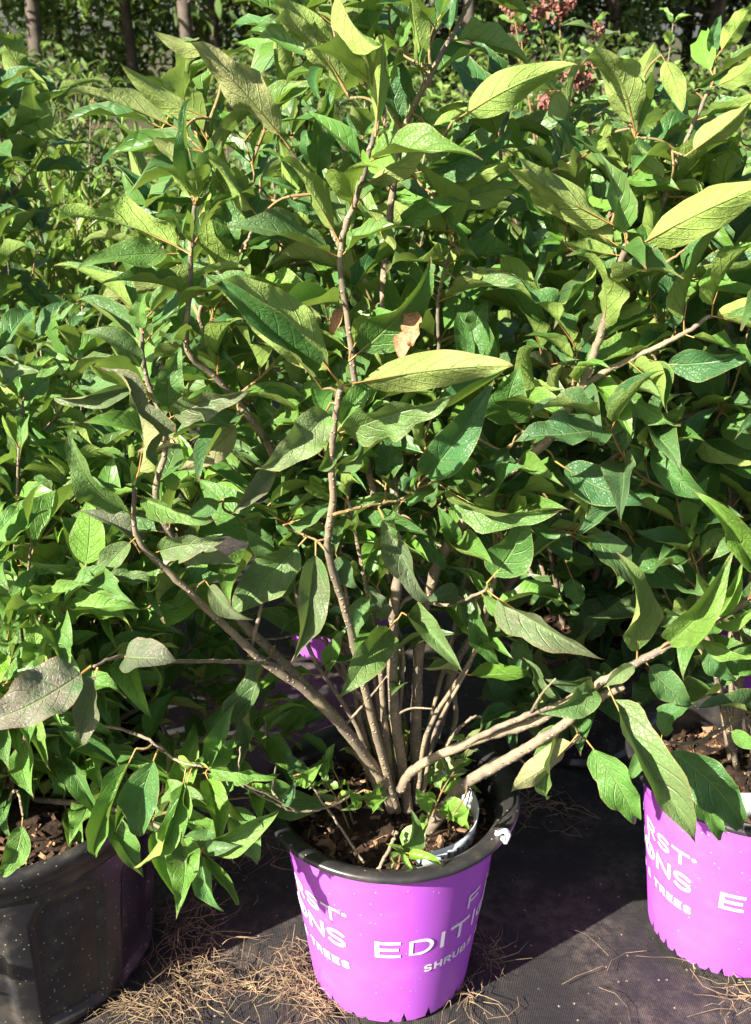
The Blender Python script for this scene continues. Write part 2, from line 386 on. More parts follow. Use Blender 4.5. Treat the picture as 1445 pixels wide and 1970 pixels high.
# ------------------------------------------------------------------ stroke lettering for the pots
def arc(cx, cy, rx, ry, a0, a1, n=14): return [(cx + rx * math.cos(R(a0 + (a1 - a0) * i / n)), cy + ry * math.sin(R(a0 + (a1 - a0) * i / n))) for i in range(n + 1)]
def lerp_poly(p, n=5):
    o = []
    for a, b_ in zip(p[:-1], p[1:]): o += [(a[0] + (b_[0] - a[0]) * k / n, a[1] + (b_[1] - a[1]) * k / n) for k in range(n)]
    return o + [p[-1]]
GL = {
 'F': [[(0, 0), (0, 1)], [(0, 1), (1, 1)], [(0, .52), (.85, .52)]],
 'I': [[(0.5, 0), (0.5, 1)]],
 'R': [[(0, 0), (0, 1)], [(0, 1), (.6, 1)] + arc(.6, .74, .36, .26, 90, -90) + [(0, .48)], [(.5, .48), (1, 0)]],
 'S': [arc(.5, .75, .46, .25, 25, 180)[0:] + arc(.5, .25, .46, .25, 90, -155)] ,
 'T': [[(.5, 0), (.5, 1)], [(0, 1), (1, 1)]],
 'E': [[(0, 0), (0, 1)], [(0, 1), (1, 1)], [(0, .5), (.9, .5)], [(0, 0), (1, 0)]],
 'D': [[(0, 0), (0, 1), (.45, 1)] + arc(.45, .5, .55, .5, 90, -90) + [(0, 0)]],
 'N': [[(0, 0), (0, 1), (1, 0), (1, 1)]],
 'H': [[(0, 0), (0, 1)], [(1, 0), (1, 1)], [(0, .5), (1, .5)]],
 'U': [[(0, 1), (0, .4)] + arc(.5, .4, .5, .4, 180, 360) + [(1, 1)]],
 'B': [[(0, 0), (0, 1), (.55, 1)] + arc(.55, .76, .35, .24, 90, -90) + [(0, .52)], [(.55, .52)] + arc(.58, .26, .42, .26, 90, -90) + [(0, 0)]],
 '&': [[(1, 0), (.25, .72)] + arc(.45, .8, .24, .2, 200, -20) + [(.15, .38)] + arc(.42, .25, .38, .25, 160, 330)],
 'o': [arc(.5, .5, .5, .5, 0, 360, 16)],
 'O': [arc(.5, .5, .55, .5, 0, 360, 24), [(.5, .12)] + arc(.38, .55, .3, .48, -60, 40, 10) + [(.52, 1.2), (.56, 1.9)], arc(.62, .5, .34, .46, 220, 120, 10)],
}
GL['S'] = [arc(.5, .75, .47, .25, 30, 270, 16) + arc(.5, .25, .47, .25, 90, -150, 16)]
def pot_r(z): return 0.099 + (0.1315 - 0.099) * min(1, max(0, z / 0.28))
def letter_mesh(ch, phi0, wdeg, z0, h, thick):
    mb = MB(); lay = 0
    for st in GL[ch]:
        P = [(x * wdeg, z0 + y * h) for x, y in lerp_poly(st, 4 if len(st) < 6 else 1)]
        rr = pot_r(z0); P = [(p[0] * math.pi / 180 * rr, p[1]) for p in P]; n = len(P); V = []; closed = math.dist(P[0], P[-1]) < 1e-6
        e = thick * 0.5
        if not closed:
            def ext(a, b_): d = math.dist(a, b_); return (a[0] + (a[0] - b_[0]) / d * e, a[1] + (a[1] - b_[1]) / d * e)
            P[0] = ext(P[0], P[1]); P[-1] = ext(P[-1], P[-2])
        for i in range(n):
            a = P[i - 1] if i else (P[-2] if closed else P[0]); c = P[i + 1] if i < n - 1 else (P[1] if closed else P[-1])
            tx, ty = c[0] - a[0], c[1] - a[1]; l = math.hypot(tx, ty) or 1; nx, ny = -ty / l, tx / l
            # mitre widening at sharp corners
            wgt = e
            for sgn in (1, -1):
                x, z = P[i][0] + nx * wgt * sgn, P[i][1] + ny * wgt * sgn
                an = R(phi0) + x / rr; r = pot_r(z) + 0.0009 + 0.00012 * lay
                V.append((r * math.sin(an), -r * math.cos(an), z))
        mb.add(V, [(2 * i, 2 * i + 1, 2 * i + 3, 2 * i + 2) for i in range(n - 1)]); lay += 1
    return mesh('letter', mb.V, mb.F, [M['print']], False)
def text_block(parent, loc, rot, start):
    rows = []
    for ch, x, w in (('E', -8.3, 12), ('D', 11, 12.5), ('I', 29, 3), ('T', 37, 13), ('I', 55, 3), ('O', 62, 14), ('N', 81, 12), ('S', 97.5, 11)):
        rows.append((ch, start + x, w, 0.135, 0.0235, 0.0051))
    for ch, x, w in (('F', 48, 9), ('R', 68, 10), ('S', 82, 10), ('T', 95.5, 11), ('o', 109, 2.0)):
        rows.append((ch, start + x, w, 0.178 if ch != 'o' else 0.194, 0.0195 if ch != 'o' else 0.0036, 0.0040 if ch != 'o' else 0.0024))
    x = start + 20.5
    for ch in 'SHRUBS & TREES':
        if ch != ' ': rows.append((ch, x, 4.2, 0.097, 0.0105, 0.0029))
        x += 7.0 if ch != ' ' else 4.0
    for ch, x, w, z, h, th in rows:
        o = link('letter', letter_mesh(ch, x, w, z, h, th), parent, False)

# ------------------------------------------------------------------ pots
def chips(name, parent, centre, r, n, seed, mats=('chip', 'chip', 'chip', 'chip_pale')):
    rr = np.random.default_rng(seed)
    for mi, mt in enumerate(mats):
        mb = MB()
        for i in range(n // len(mats)):
            a = rr.uniform(0, 6.28); q = r * math.sqrt(rr.uniform(0, 1)); c = Vector((q * math.cos(a), q * math.sin(a), 0)) + Vector(centre)
            s = rr.uniform(0.0012, 0.0042); e = Matrix.Rotation(rr.uniform(0, 6.28), 3, 'Z') @ Matrix.Rotation(rr.normal() * 0.5, 3, 'X') @ Matrix.Rotation(rr.normal() * 0.4, 3, 'Y')
            V = [c + e @ Vector((x * s * 1.6 * rr.uniform(.7, 1.3), y * s * 0.7 * rr.uniform(.6, 1.3), z * s * 0.35 * rr.uniform(.6, 1.3))) for x in (-1, 1) for y in (-1, 1) for z in (-1, 1)]
            mb.add(V, [(0, 1, 3, 2), (4, 6, 7, 5), (0, 4, 5, 1), (2, 3, 7, 6), (0, 2, 6, 4), (1, 5, 7, 3)])
        o = link(name, mesh(name, mb.V, mb.F, [M[mt]], False), parent, False); o['kind'] = 'stuff'
def soil_disc(parent, r, z, seed):
    rr = np.random.default_rng(seed); V = [(0, 0, z + 0.01)]; F = []; S, Q = 40, 10
    for i in range(1, Q + 1):
        for j in range(S): V.append((r * i / Q * math.cos(2 * math.pi * j / S), r * i / Q * math.sin(2 * math.pi * j / S), z + (0.012 * (1 - (i / Q) ** 2)) + (rr.normal() * 0.003 if i < Q else 0)))
    for j in range(S): F.append((0, 1 + j, 1 + (j + 1) % S))
    for i in range(1, Q):
        for j in range(S): a = 1 + (i - 1) * S; F.append((a + j, a + S + j, a + S + (j + 1) % S, a + (j + 1) % S))
    link('soil', mesh('soil', V, F, [M['soil']]), parent, False)
def purple_pot(loc, label, starts, seed, chipn=640):
    t = empty('nursery_pot', loc); tag(t, label, 'flower pot', 'purple nursery pots'); t.scale = (1.075, 1.075, 1.0)
    rr = np.random.default_rng(seed); nt_ = [rr.uniform(-1, 1) for _ in range(60)]
    def notch(i, an, r, z):
        if i == 0:
            k = an / (2 * math.pi) * 40; f = abs(k - round(k)) * 2; q = int(round(k)) % 40
            z = 0.004 + (max(0, 0.006 + 0.012 * nt_[q])) * max(0, 1 - f / (0.35 + 0.12 * nt_[q + 10])); r = pot_r(z)
        return r, z
    prof = [(pot_r(0.004), 0.004)] + [(pot_r(z), z) for z in (0.02, 0.05, 0.10, 0.15, 0.20, 0.25, 0.2795)]
    bd = link('body', mesh('body', *lathe(prof, 160, notch), [M['purple']]), t, False)
    base = [(0.0, 0.002), (0.093, 0.002), (0.0965, 0.006), (0.0985, 0.03), (0.096, 0.05)]
    link('base', mesh('base', *lathe(base, 64), [M['black_rim']]), t, False)
    rim = [(0.1235, 0.235), (0.1290, 0.2775), (0.1345, 0.2785), (0.1400, 0.2795), (0.1470, 0.2815), (0.1515, 0.2845), (0.1535, 0.2885), (0.1525, 0.2925), (0.1490, 0.2940), (0.1420, 0.2930), (0.1345, 0.2900), (0.1290, 0.2850), (0.1262, 0.2780), (0.1240, 0.2600), (0.1215, 0.2350)]
    link('rim', mesh('rim', *lathe(rim, 128), [M['black_rim']]), t, False)
    soil_disc(t, 0.1235, 0.246, seed); chips('bark_mulch', t, (0, 0, 0.2545), 0.113, chipn, seed)
    for s in starts: text_block(bd, loc, 0, s)
    return t
POT = Vector((0.02, 1.142, 0)); RPOT = Vector((0.505, 1.215, 0)); LPOT = Vector((-0.50, 1.18, 0))
purple_pot(POT, 'purple nursery pot in the centre with white lettering and a black rim', (0, -136.5), 1)
purple_pot(RPOT, 'purple nursery pot at the right edge, half hidden by drooping leaves', (-17, -153.5), 2)
purple_pot(Vector((-0.07, 2.02, 0)), 'purple nursery pot seen through the bare stems, behind the centre pot', (-60, 80), 3, 80)
purple_pot(Vector((0.74, 1.85, 0)), 'purple nursery pot in deep shade behind the right edge shrub', (-60, 80), 4, 60)

# black pot with arched panels
def black_pot(loc, label, r0, r1, h, seed, group=None):
    t = empty('nursery_pot', loc); tag(t, label, 'flower pot', group)
    NP = 10
    def wall(i, an, r, z):
        f = z / h
        if 0.06 < f < 0.80:
            k = an / (2 * math.pi) * NP + 0.42; d = abs(k - math.floor(k) - 0.5) * 2     # 0 middle of a panel, 1 between panels
            top = 0.78 - 0.10 * max(0, (d - 0.3)) ** 2 / 0.16
            if d < 0.72 and f < top: r -= 0.008 * min(1, (0.72 - d) / 0.05) * min(1, (top - f) / 0.022)
        return r, z
    prof = [(r0 - 0.01, 0.002), (r0, 0.006)] + [(r0 + (r1 - r0) * q, h * q) for q in np.linspace(0.04, 0.84, 46)]
    link('body', mesh('body', *lathe(prof, 240, wall), [M['black_pot']]), t, False)
    q = lambda f: r0 + (r1 - r0) * f
    rim = [(q(.82) - .004, h * .82), (q(.84) + .003, h * .838), (q(.86) + .0055, h * .86), (q(.9) + .006, h * .905), (q(.905) + .0095, h * .915), (q(.95) + .0105, h * .955), (q(1) + .010, h * .99), (q(1) + .007, h), (q(1) - .002, h), (q(1) - .006, h * .98), (q(.85) - .006, h * .85)]
    link('rim', mesh('rim', *lathe(rim, 120), [M['black_pot']]), t, False)
    soil_disc(t, q(.88) - 0.004, h * .88, seed); chips('bark_mulch', t, (0, 0, h * .88 + 0.011), q(.8), 900, seed)
    return t
black_pot(LPOT, 'large black nursery pot with ribbed panels at the left edge', 0.182, 0.213, 0.30, 9)
black_pot(Vector((-0.58, 1.86, 0)), 'black nursery pot hidden under foliage behind the left edge shrub', 0.15, 0.18, 0.28, 10)
black_pot(Vector((0.36, 1.70, 0)), 'black nursery pot in shade between the two rows, right of centre', 0.13, 0.16, 0.24, 11)

# ------------------------------------------------------------------ plant tags
def band(name, label, centre, r, a0, a1, z0, z1, tilt, mat='label', flare=0.0):
    V = []; F = []; n = 28; th = 0.0012
    for i in range(n + 1):
        a = R(a0 + (a1 - a0) * i / n); rr = r + flare * (i / n)
        for dr, z in ((0, z0), (0.004, z1 + tilt * i / n), (0.004 + th, z1 + tilt * i / n), (th, z0)):
            V.append(((rr + dr) * math.sin(a), -(rr + dr) * math.cos(a), z))
    for i in range(n):
        for k in range(4): k2 = (k + 1) % 4; F.append((i * 4 + k, i * 4 + k2, (i + 1) * 4 + k2, (i + 1) * 4 + k))
    F += [(3, 2, 1, 0), tuple(n * 4 + k for k in range(4))]
    t = empty(name, centre); tag(t, label, 'plant tag')
    return link('strip', mesh('strip', V, F, [M[mat]]), t, False)
tg = band('plant_tag', 'white plastic plant tag curved inside the rim of the centre pot', POT + Vector((0.026, -0.022, 0.0)), 0.080, 2, 155, 0.250, 0.281, 0.004)
for i in range(9):                                                    # printed marks on the tag
    a = R(24 + i * 5.2 + (i % 3)); r = 0.0846; w = 0.0022; z0 = 0.264; mb = MB()
    V = [((r + .0012) * math.sin(a + s * w / r), -(r + .0012) * math.cos(a + s * w / r), z) for s in (-1, 1) for z in (z0, z0 + 0.006 + 0.004 * (i % 2))]
    mb.add(V, [(0, 1, 3, 2)]); link('print_mark', mesh('print_mark', mb.V, mb.F, [M['ink']], False), tg, False)
band('plant_tag', 'white curved tag strip inside the rim of the right edge pot', RPOT + Vector((-0.035, -0.0, 0.0)), 0.086, -95, 20, 0.255, 0.300, 0.0)
band('plant_tag', 'thin white strip lying in the shade between centre and right pots', on_ground(1120, 1425), 0.06, -90, 60, 0.0, 0.02, 0.0)
def clip(label, pt, s):
    mb = MB(); pts = catmull([pt + Vector(v) * s for v in ((-0.010, 0.004, -0.006), (-0.008, -0.004, 0.010), (0.0, -0.006, 0.014), (0.009, -0.004, 0.006), (0.004, -0.010, -0.008), (-0.003, -0.011, 0.002))], 5)
    mb.add(*tube(pts, 0.0058 * s, 0.0048 * s, 8, 0.18, 4)); o = link('rim_clip', mesh('rim_clip', mb.V, mb.F, [M['label']])); tag(o, label, 'clip')
def rim_pt(pot, deg, z=0.293, r=0.160): return pot + Vector((r * math.sin(R(deg)), -r * math.cos(R(deg)), z))
clip('white twisted plastic clip on the front right rim of the centre pot', rim_pt(POT, 57), 0.65)
clip('small white clip on the back left rim of the centre pot', rim_pt(POT, 245), 0.8)

# ------------------------------------------------------------------ centre dogwood: branches drawn from the photograph
Y0 = POT.y
shrub = empty('dogwood_shrub', POT + Vector((0, 0, 0.25)))
tag(shrub, 'large dogwood shrub growing from the centre purple pot, long leaves and tan stems', 'shrub')
STEM_PTS = []
def stem(pts, r0, r1, name='branch', mat='bark', sides=8, owner=None):
    P = [at(x, y, Y0 + dy) for x, y, dy in pts]; C = catmull(P, 9)
    C = [c + Vector(rng.normal(size=3)) * .0004 for c in C]
    V, F = tube(C, r0 * .86, r1 * .86, sides, 0.14, 8)
    link(name, mesh(name, V, F, [M[mat]]), owner or shrub) 
    for i, c in enumerate(C): STEM_PTS.append((c, (C[min(i + 1, len(C) - 1)] - C[max(0, i - 1)]).normalized()))
    return C
S_ = {}
S_['centre'] = stem([(785, 1560, 0.0), (777, 1500, 0.0), (757, 1340, -.02), (757, 1185, -.03), (768, 1090, -.02), (760, 960, 0.0), (745, 800, .02), (738, 560, .03), (750, 420, .03), (775, 260, .02), (830, 140, 0.0), (880, 50, .03), (915, -20, .04)], .0092, .0020)
S_['left'] = stem([(755, 1560, -.01), (728, 1490, -.02), (660, 1400, -.05), (590, 1330, -.07), (505, 1270, -.09), (430, 1200, -.11), (330, 1105, -.13), (265, 1035, -.14), (258, 940, -.15)], .0085, .0026)
S_['left2'] = stem([(745, 1550, .02), (690, 1440, .0), (620, 1350, -.02), (545, 1275, -.04), (430, 1160, -.06), (355, 1075, -.07), (300, 960, -.07), (320, 840, -.07), (280, 720, -.07), (272, 620, -.06)], .0085, .0022)
S_['right_top'] = stem([(800, 1560, .02), (800, 1400, .02), (812, 1200, .01), (855, 1060, -.01), (960, 930, -.02), (1060, 840, -.03), (1120, 735, -.04), (1160, 630, -.05), (1190, 520, -.07), (1205, 470, -.08)], .0090, .0034)
S_['right_side'] = stem([(1108, 752, -.04), (1165, 715, -.04), (1230, 683, -.05), (1300, 650, -.06), (1368, 608, -.07)], .0046, .0024)
S_['right_mid'] = stem([(985, 905, -.02), (1060, 845, 0.0), (1120, 800, .02), (1180, 770, .03), (1250, 690, .04)], .004, .002)
S_['right_low'] = stem([(770, 1520, -.03), (800, 1478, -.04), (900, 1430, -.07), (1030, 1388, -.10), (1085, 1352, -.11), (1160, 1310, -.13), (1225, 1275, -.14), (1290, 1240, -.15), (1370, 1195, -.16), (1450, 1150, -.17)], .0072, .0040)
S_['right_low2'] = stem([(1085, 1352, -.11), (1030, 1370, -.115), (940, 1408, -.09), (870, 1445, -.06)][::-1], .0042, .0038)
S_['right_stub'] = stem([(815, 1610, -.03), (855, 1555, -.04), (900, 1505, -.06), (960, 1470, -.08), (1015, 1438, -.10), (1075, 1400, -.115), (1140, 1350, -.12), (1200, 1320, -.12)], .0100, .0050)
S_['hero'] = stem([(765, 1560, -.01), (720, 1400, -.04), (672, 1200, -.08), (632, 1065, -.11), (640, 960, -.13), (638, 870, -.14), (650, 770, -.15), (657, 742, -.15)], .0062, .0030)
S_['upper'] = stem([(757, 1180, .02), (720, 960, .0), (690, 800, -.02), (672, 640, -.03), (655, 480, -.04), (690, 370, -.05), (722, 250, -.06), (738, 180, -.06)], .0050, .0026)
S_['upper_left'] = stem([(742, 1500, .03), (650, 1180, .03), (580, 980, .02), (510, 845, 0.0), (420, 730, -.03), (362, 675, -.05), (365, 560, -.06), (369, 470, -.07), (374, 395, -.07)], .0058, .0024)
S_['upper_left2'] = stem([(580, 980, .05), (470, 760, .06), (385, 620, .05), (420, 550, .04), (465, 480, .03), (500, 420, .01)], .0035, .0018)
S_['upper_mid'] = stem([(655, 480, -.04), (620, 400, -.04), (580, 320, -.05), (548, 270, -.06)], .0028, .0016)
S_['right_back'] = stem([(800, 1500, .07), (850, 1380, .10), (880, 1270, .12), (945, 1180, .12), (1040, 1040, .12), (1180, 880, .10), (1300, 810, .09), (1380, 785, .08)], .0078, .0022)
S_['far_right'] = stem([(1200, 490, -.075), (1240, 520, -.06), (1290, 500, -.06), (1318, 480, -.06)][0:], .0022, .0014, 'twig', 'twig')
S_['right_peak'] = stem([(1130, 735, .02), (1230, 520, .04), (1290, 345, .02), (1320, 270, 0.0), (1375, 150, 0.0)], .0038, .0020)
S_['right_peak2'] = stem([(1060, 845, .05), (1100, 620, .07), (1170, 420, .06), (1222, 265, .05)], .0036, .0018)
S_['mid_twig'] = stem([(850, 740, .03), (842, 600, .02), (850, 540, .01), (868, 470, .0)], .0028, .0016)
S_['mid_stub'] = stem([(757, 1185, -.03), (790, 1150, -.02), (860, 1165, -.03), (935, 1135, -.07)], .0032, .002)
S_['horizontal'] = stem([(560, 1290, -.08), (510, 1276, -.10), (420, 1272, -.15), (340, 1272, -.20), (240, 1262, -.28), (180, 1282, -.31)], .0030, .0016)
S_['cross'] = stem([(640, 990, -.13), (700, 975, -.12), (770, 962, -.10)], .0024, .0014, 'twig', 'twig')
S_['left_knuckle'] = stem([(480, 1262, -.09), (497, 1190, -.09), (512, 1130, -.08), (525, 1090, -.07)], .003, .0016)
S_['dry'] = stem([(855, 1440, .03), (880, 1405, .03), (905, 1383, .03), (927, 1377, .03)], .003, .0022)
S_['low_whip'] = stem([(690, 1520, -.07), (640, 1550, -.10), (575, 1562, -.12), (530, 1545, -.13), (450, 1505, -.13)], .0022, .0012)
S_['low_whip2'] = stem([(575, 1562, -.12), (520, 1530, -.14), (465, 1500, -.15), (462, 1435, -.14)], .0018, .0010)
S_['low_whip3'] = stem([(700, 1660, -.12), (660, 1600, -.10), (605, 1520, -.08), (585, 1490, -.07)], .002, .0014)
S_['old_stub'] = stem([(765, 1600, -.11), (745, 1640, -.13), (718, 1690, -.145)], .0030, .002)
THIN = []
for k in range(17):                                                   # the crowd of thin stems rising from the crown
    a = rng.uniform(-1, 1); x1 = 770 + 235 * a + rng.normal() * 25; top = 880 + rng.uniform(-120, 260); d = rng.uniform(-.04, .17)
    TS = stem([(775 + 45 * a, 1545 + rng.uniform(-40, 20), rng.uniform(-.02, .05)), (772 + 95 * a + rng.normal() * 16, 1400, d * .5), (770 + 150 * a + rng.normal() * 28, 1240, d * .8), (x1, top, d)], rng.uniform(.0024, .0062), rng.uniform(.0014, .003), 'branch')
    THIN.append(TS)

# hero leaves: base px, tip px, roll (0 upper face to the viewer, 180 underside), width, depth at base, depth change to the tip, mauve, young
HERO = """
350 252 129 190 170 .30 -.06 -.04 3 5|405 228 230 120 165 .34 -.03 -.02 2 6|558 285 361 78 172 .34 -.08 -.05 6 6|672 188 510 50 168 .40 -.05 -.05 2 5|405 98 292 58 170 .4 .02 0 4 7
655 95 528 -12 190 .42 -.05 -.04 1 4|640 -30 735 85 150 .55 -.14 -.05 0 4|722 262 740 66 195 .40 -.09 -.04 1 8|378 390 368 190 -20 .36 -.07 .0 0 1|360 322 284 262 150 .5 -.05 0 4 5
372 388 305 322 160 .5 -.06 -.02 0 6|382 418 402 316 60 .34 -.07 0 0 7|367 490 102 440 150 .36 -.08 -.04 0 6|498 418 402 295 175 .50 -.05 -.02 1 5|500 345 462 445 10 .5 -.02 0 0 1
580 368 500 345 20 .4 0 0 0 2|652 465 540 312 170 .44 -.05 -.03 1 6|625 440 535 390 15 .4 -.02 0 0 1|500 418 558 475 -10 .62 0 0 0 2|607 350 635 163 20 .36 -.02 0 0 1
706 325 668 208 15 .4 -.02 0 0 0|690 362 830 274 165 .36 -.07 -.03 4 7|700 395 757 482 190 .5 -.06 -.02 2 8|682 392 672 448 180 .5 -.05 0 2 7|345 488 145 522 25 .34 -.08 -.04 1 5
812 128 788 -15 170 .45 -.03 -.02 0 5|765 98 802 30 10 .5 -.01 0 0 5|826 268 905 205 170 .42 -.02 0 0 5|870 235 1112 124 170 .34 -.03 -.03 0 3|1222 264 1117 124 175 .48 .0 -.05 2 4
1226 172 1260 80 160 .5 .02 0 0 6|1272 105 1312 217 185 .42 .0 -.03 1 8|1368 110 1388 28 10 .5 .02 0 0 0|1380 108 1455 0 175 .44 .0 -.03 0 7|1330 178 1425 82 25 .4 0 0 0 1
1368 168 1460 85 165 .42 -.03 -.03 0 5|1318 300 1445 195 170 .55 -.05 -.04 3 7|1290 348 1216 278 175 .52 -.03 -.03 1 4|1204 444 1017 326 172 .44 -.08 -.06 2 5|1212 482 1470 352 190 .40 -.10 -.08 1 8
1197 478 1050 408 150 .42 -.07 -.02 2 4|1195 492 1088 468 170 .45 -.07 -.01 0 5|1124 300 1063 222 0 .45 .02 0 0 0|1125 302 1162 218 170 .45 .02 -.02 0 6|1168 262 1212 322 170 .4 0 0 0 6
1018 332 968 288 120 .3 .02 0 0 6|790 335 987 242 25 .36 .0 0 0 1|834 372 982 314 175 .42 -.02 -.02 1 7|842 402 1014 342 165 .42 0 0 0 4|768 440 900 388 10 .42 -.02 -.02 0 4
885 492 838 402 40 .42 -.02 -.01 0 5|900 462 960 410 10 .5 .02 0 0 0|1368 408 1402 505 0 .5 .0 0 0 0|620 748 388 528 12 .34 -.15 -.03 0 1|657 742 408 542 168 .38 -.15 -.06 1 3
636 775 490 903 8 .52 -.15 -.04 5 5|277 640 288 558 -20 .5 -.07 0 0 6|278 718 158 642 30 .44 -.07 -.01 3 3|282 738 104 760 10 .40 -.07 -.01 5 2|258 930 190 706 50 .34 -.15 0 7 3
258 992 143 812 -20 .36 -.15 -.01 2 5|330 805 352 658 0 .46 -.07 0 1 3|326 805 492 748 25 .36 -.07 -.03 6 4|466 804 342 906 165 .46 -.04 -.04 9 3|262 952 420 1000 20 .42 -.15 -.03 2 6
345 850 256 872 160 .42 -.08 0 9 4|535 902 442 992 5 .55 -.06 -.04 7 2|658 742 988 704 186 .30 -.15 -.06 3 8|672 695 828 490 30 .46 -.05 -.02 0 4|650 834 884 756 35 .40 -.14 -.04 3 5
648 832 748 722 0 .52 -.13 .03 0 4|660 840 612 905 -10 .5 -.13 .0 1 4|805 932 952 728 10 .38 -.05 -.03 0 0|838 925 1082 980 45 .32 -.06 -.05 1 5|996 822 1002 698 0 .80 -.02 -.02 0 3
1067 886 1245 972 -5 .48 -.04 -.04 0 0|1242 846 1370 962 0 .58 -.02 -.04 0 2|1192 880 1352 1010 0 .55 .02 0 0 0|1087 836 1242 780 10 .36 -.03 -.02 0 4|1182 750 1310 818 30 .46 -.04 -.04 1 5
1262 702 1462 664 15 .40 -.05 -.03 0 0|1366 610 1462 568 170 .46 -.07 -.03 1 7|1282 612 1348 498 0 .52 -.02 0 0 0|1192 692 1180 604 0 .6 0 0 0 2|1046 632 1154 498 40 .42 .02 -.03 0 4
1044 625 962 490 165 .44 .02 -.03 0 5|1042 682 948 556 60 .4 .02 -.02 0 3|920 652 942 574 0 .72 .02 0 0 3|1172 612 1256 568 170 .45 -.05 -.02 0 6|985 858 914 892 0 .8 -.02 0 0 0
1315 826 1462 882 150 .42 .02 -.02 1 3|878 538 968 514 170 .46 0 -.02 1 5|742 938 770 808 0 .52 -.02 0 0 1|772 966 832 945 20 .6 -.09 0 0 3|775 962 778 1035 60 .5 -.1 0 1 4
262 1034 188 1136 20 .50 -.14 -.02 4 5|298 1064 438 1034 15 .42 -.13 -.02 5 4|338 1076 462 1090 15 .40 -.12 -.02 6 3|395 1116 488 1192 0 .50 -.11 -.02 6 4|592 1032 428 1182 0 .46 -.07 -.02 3 4
608 1042 560 1272 5 .46 -.12 -.04 5 3|270 1064 152 984 10 .42 -.13 0 7 1|176 1282 -30 1392 0 .72 -.31 -.04 9 1|236 1262 345 1272 -10 .85 -.28 -.02 7 0|188 1284 158 1432 5 .80 -.31 -.03 7 2
530 1242 505 1432 15 .36 -.05 .0 3 2|758 1198 648 1346 -15 .46 -.05 -.09 3 6|774 1178 892 1296 10 .46 -.05 -.09 3 4|752 1192 700 1118 10 .5 -.04 0 4 1|937 1122 1012 972 0 .56 -.07 -.01 0 3
937 1136 1162 1268 10 .42 -.07 -.06 6 3|925 1140 1002 1188 20 .45 -.07 -.02 1 6|915 1150 962 1278 0 .38 -.02 0 0 3|1008 1212 985 1308 0 .52 .03 0 0 1|1022 1372 1005 1264 40 .40 -.10 0 3 3
728 976 832 1162 10 .48 -.03 -.04 5 1|888 1150 818 1158 0 .9 -.03 -.02 3 0|1226 1276 1183 1060 40 .36 -.14 -.02 4 8|1270 1248 1412 1056 10 .38 -.15 -.03 2 9|1372 1194 1428 1082 15 .44 -.16 0 0 9
1438 1156 1322 938 30 .34 -.17 -.03 1 9|1336 1222 1466 1256 30 .38 -.155 -.03 1 9|1362 1198 1466 1158 30 .36 -.16 -.02 1 9|1225 1276 1160 1322 0 .6 -.14 -.01 5 6|1142 1318 1048 1306 10 .56 -.12 -.02 3 1
1150 1316 1032 1372 0 .7 -.125 -.04 2 3|1112 1412 984 1522 150 .50 -.11 -.05 7 3|1165 1308 1338 1622 -10 .36 -.13 -.09 4 5|1240 1270 1328 1352 0 .52 -.12 0 1 2|1125 1420 1224 1572 5 .46 -.10 -.02 0 4
1090 1372 1062 1530 40 .5 -.10 0 2 5|1098 1105 1112 1160 0 .95 .06 0 0 2|1060 988 1096 1078 0 .6 .02 0 0 0|1212 1030 1330 1126 0 .5 .05 0 0 0|645 1062 690 1130 0 .6 -.09 0 2 1
470 996 520 1078 0 .6 -.03 0 1 2|585 1035 530 1000 0 .6 -.05 0 0 2|545 1010 640 960 10 .6 -.08 0 1 2|560 1495 620 1468 0 .5 -.07 -.02 0 8|590 1488 565 1515 10 .6 -.07 -.02 0 9
595 1500 545 1440 0 .6 -.05 0 0 2|530 1545 570 1500 10 .7 -.12 0 1 0|700 1520 740 1560 10 .5 -.09 -.02 1 8|735 1530 725 1500 0 .6 -.09 0 0 9|780 1660 790 1555 30 .42 -.12 0 2 4
640 905 700 850 20 .55 -.13 0 2 4|500 420 560 365 10 .5 0 0 0 5|470 480 560 440 0 .5 .02 0 0 2|430 960 360 1010 0 .5 -.07 0 0 2|860 480 920 500 170 .5 0 -.01 0 6
545 1105 470 1015 0 .5 -.06 0 1 3|520 1150 566 1062 0 .5 -.05 0 0 2|712 1135 690 1235 10 .45 -.04 0 2 2|590 1190 578 1090 0 .5 -.02 0 0 2|800 1010 860 1090 0 .5 -.03 0 0 2|870 1060 840 970 10 .5 -.02 0 0 4|700 1535 668 1512 0 .6 -.11 -.02 0 9|705 1540 728 1505 10 .6 -.11 -.01 0 9|715 1545 748 1530 0 .6 -.12 -.02 0 9|870 1570 905 1552 0 .6 -.11 -.02 0 9|868 1575 862 1545 10 .5 -.11 -.01 0 9|690 1550 655 1560 0 .55 -.11 -.02 2 5|850 552 842 480 170 .45 0 0 0 6|1300 640 1280 560 10 .5 -.06 0 0 0|1120 700 1060 660 0 .5 -.03 0 0 1|1210 690 1240 720 10 .6 -.05 0 0 4|1175 770 1100 800 10 .4 0 0 0 2
"""
OWNER = shrub; LEAVES = []; cam_p = Vector((0, 0, CAM_H)); joined = []
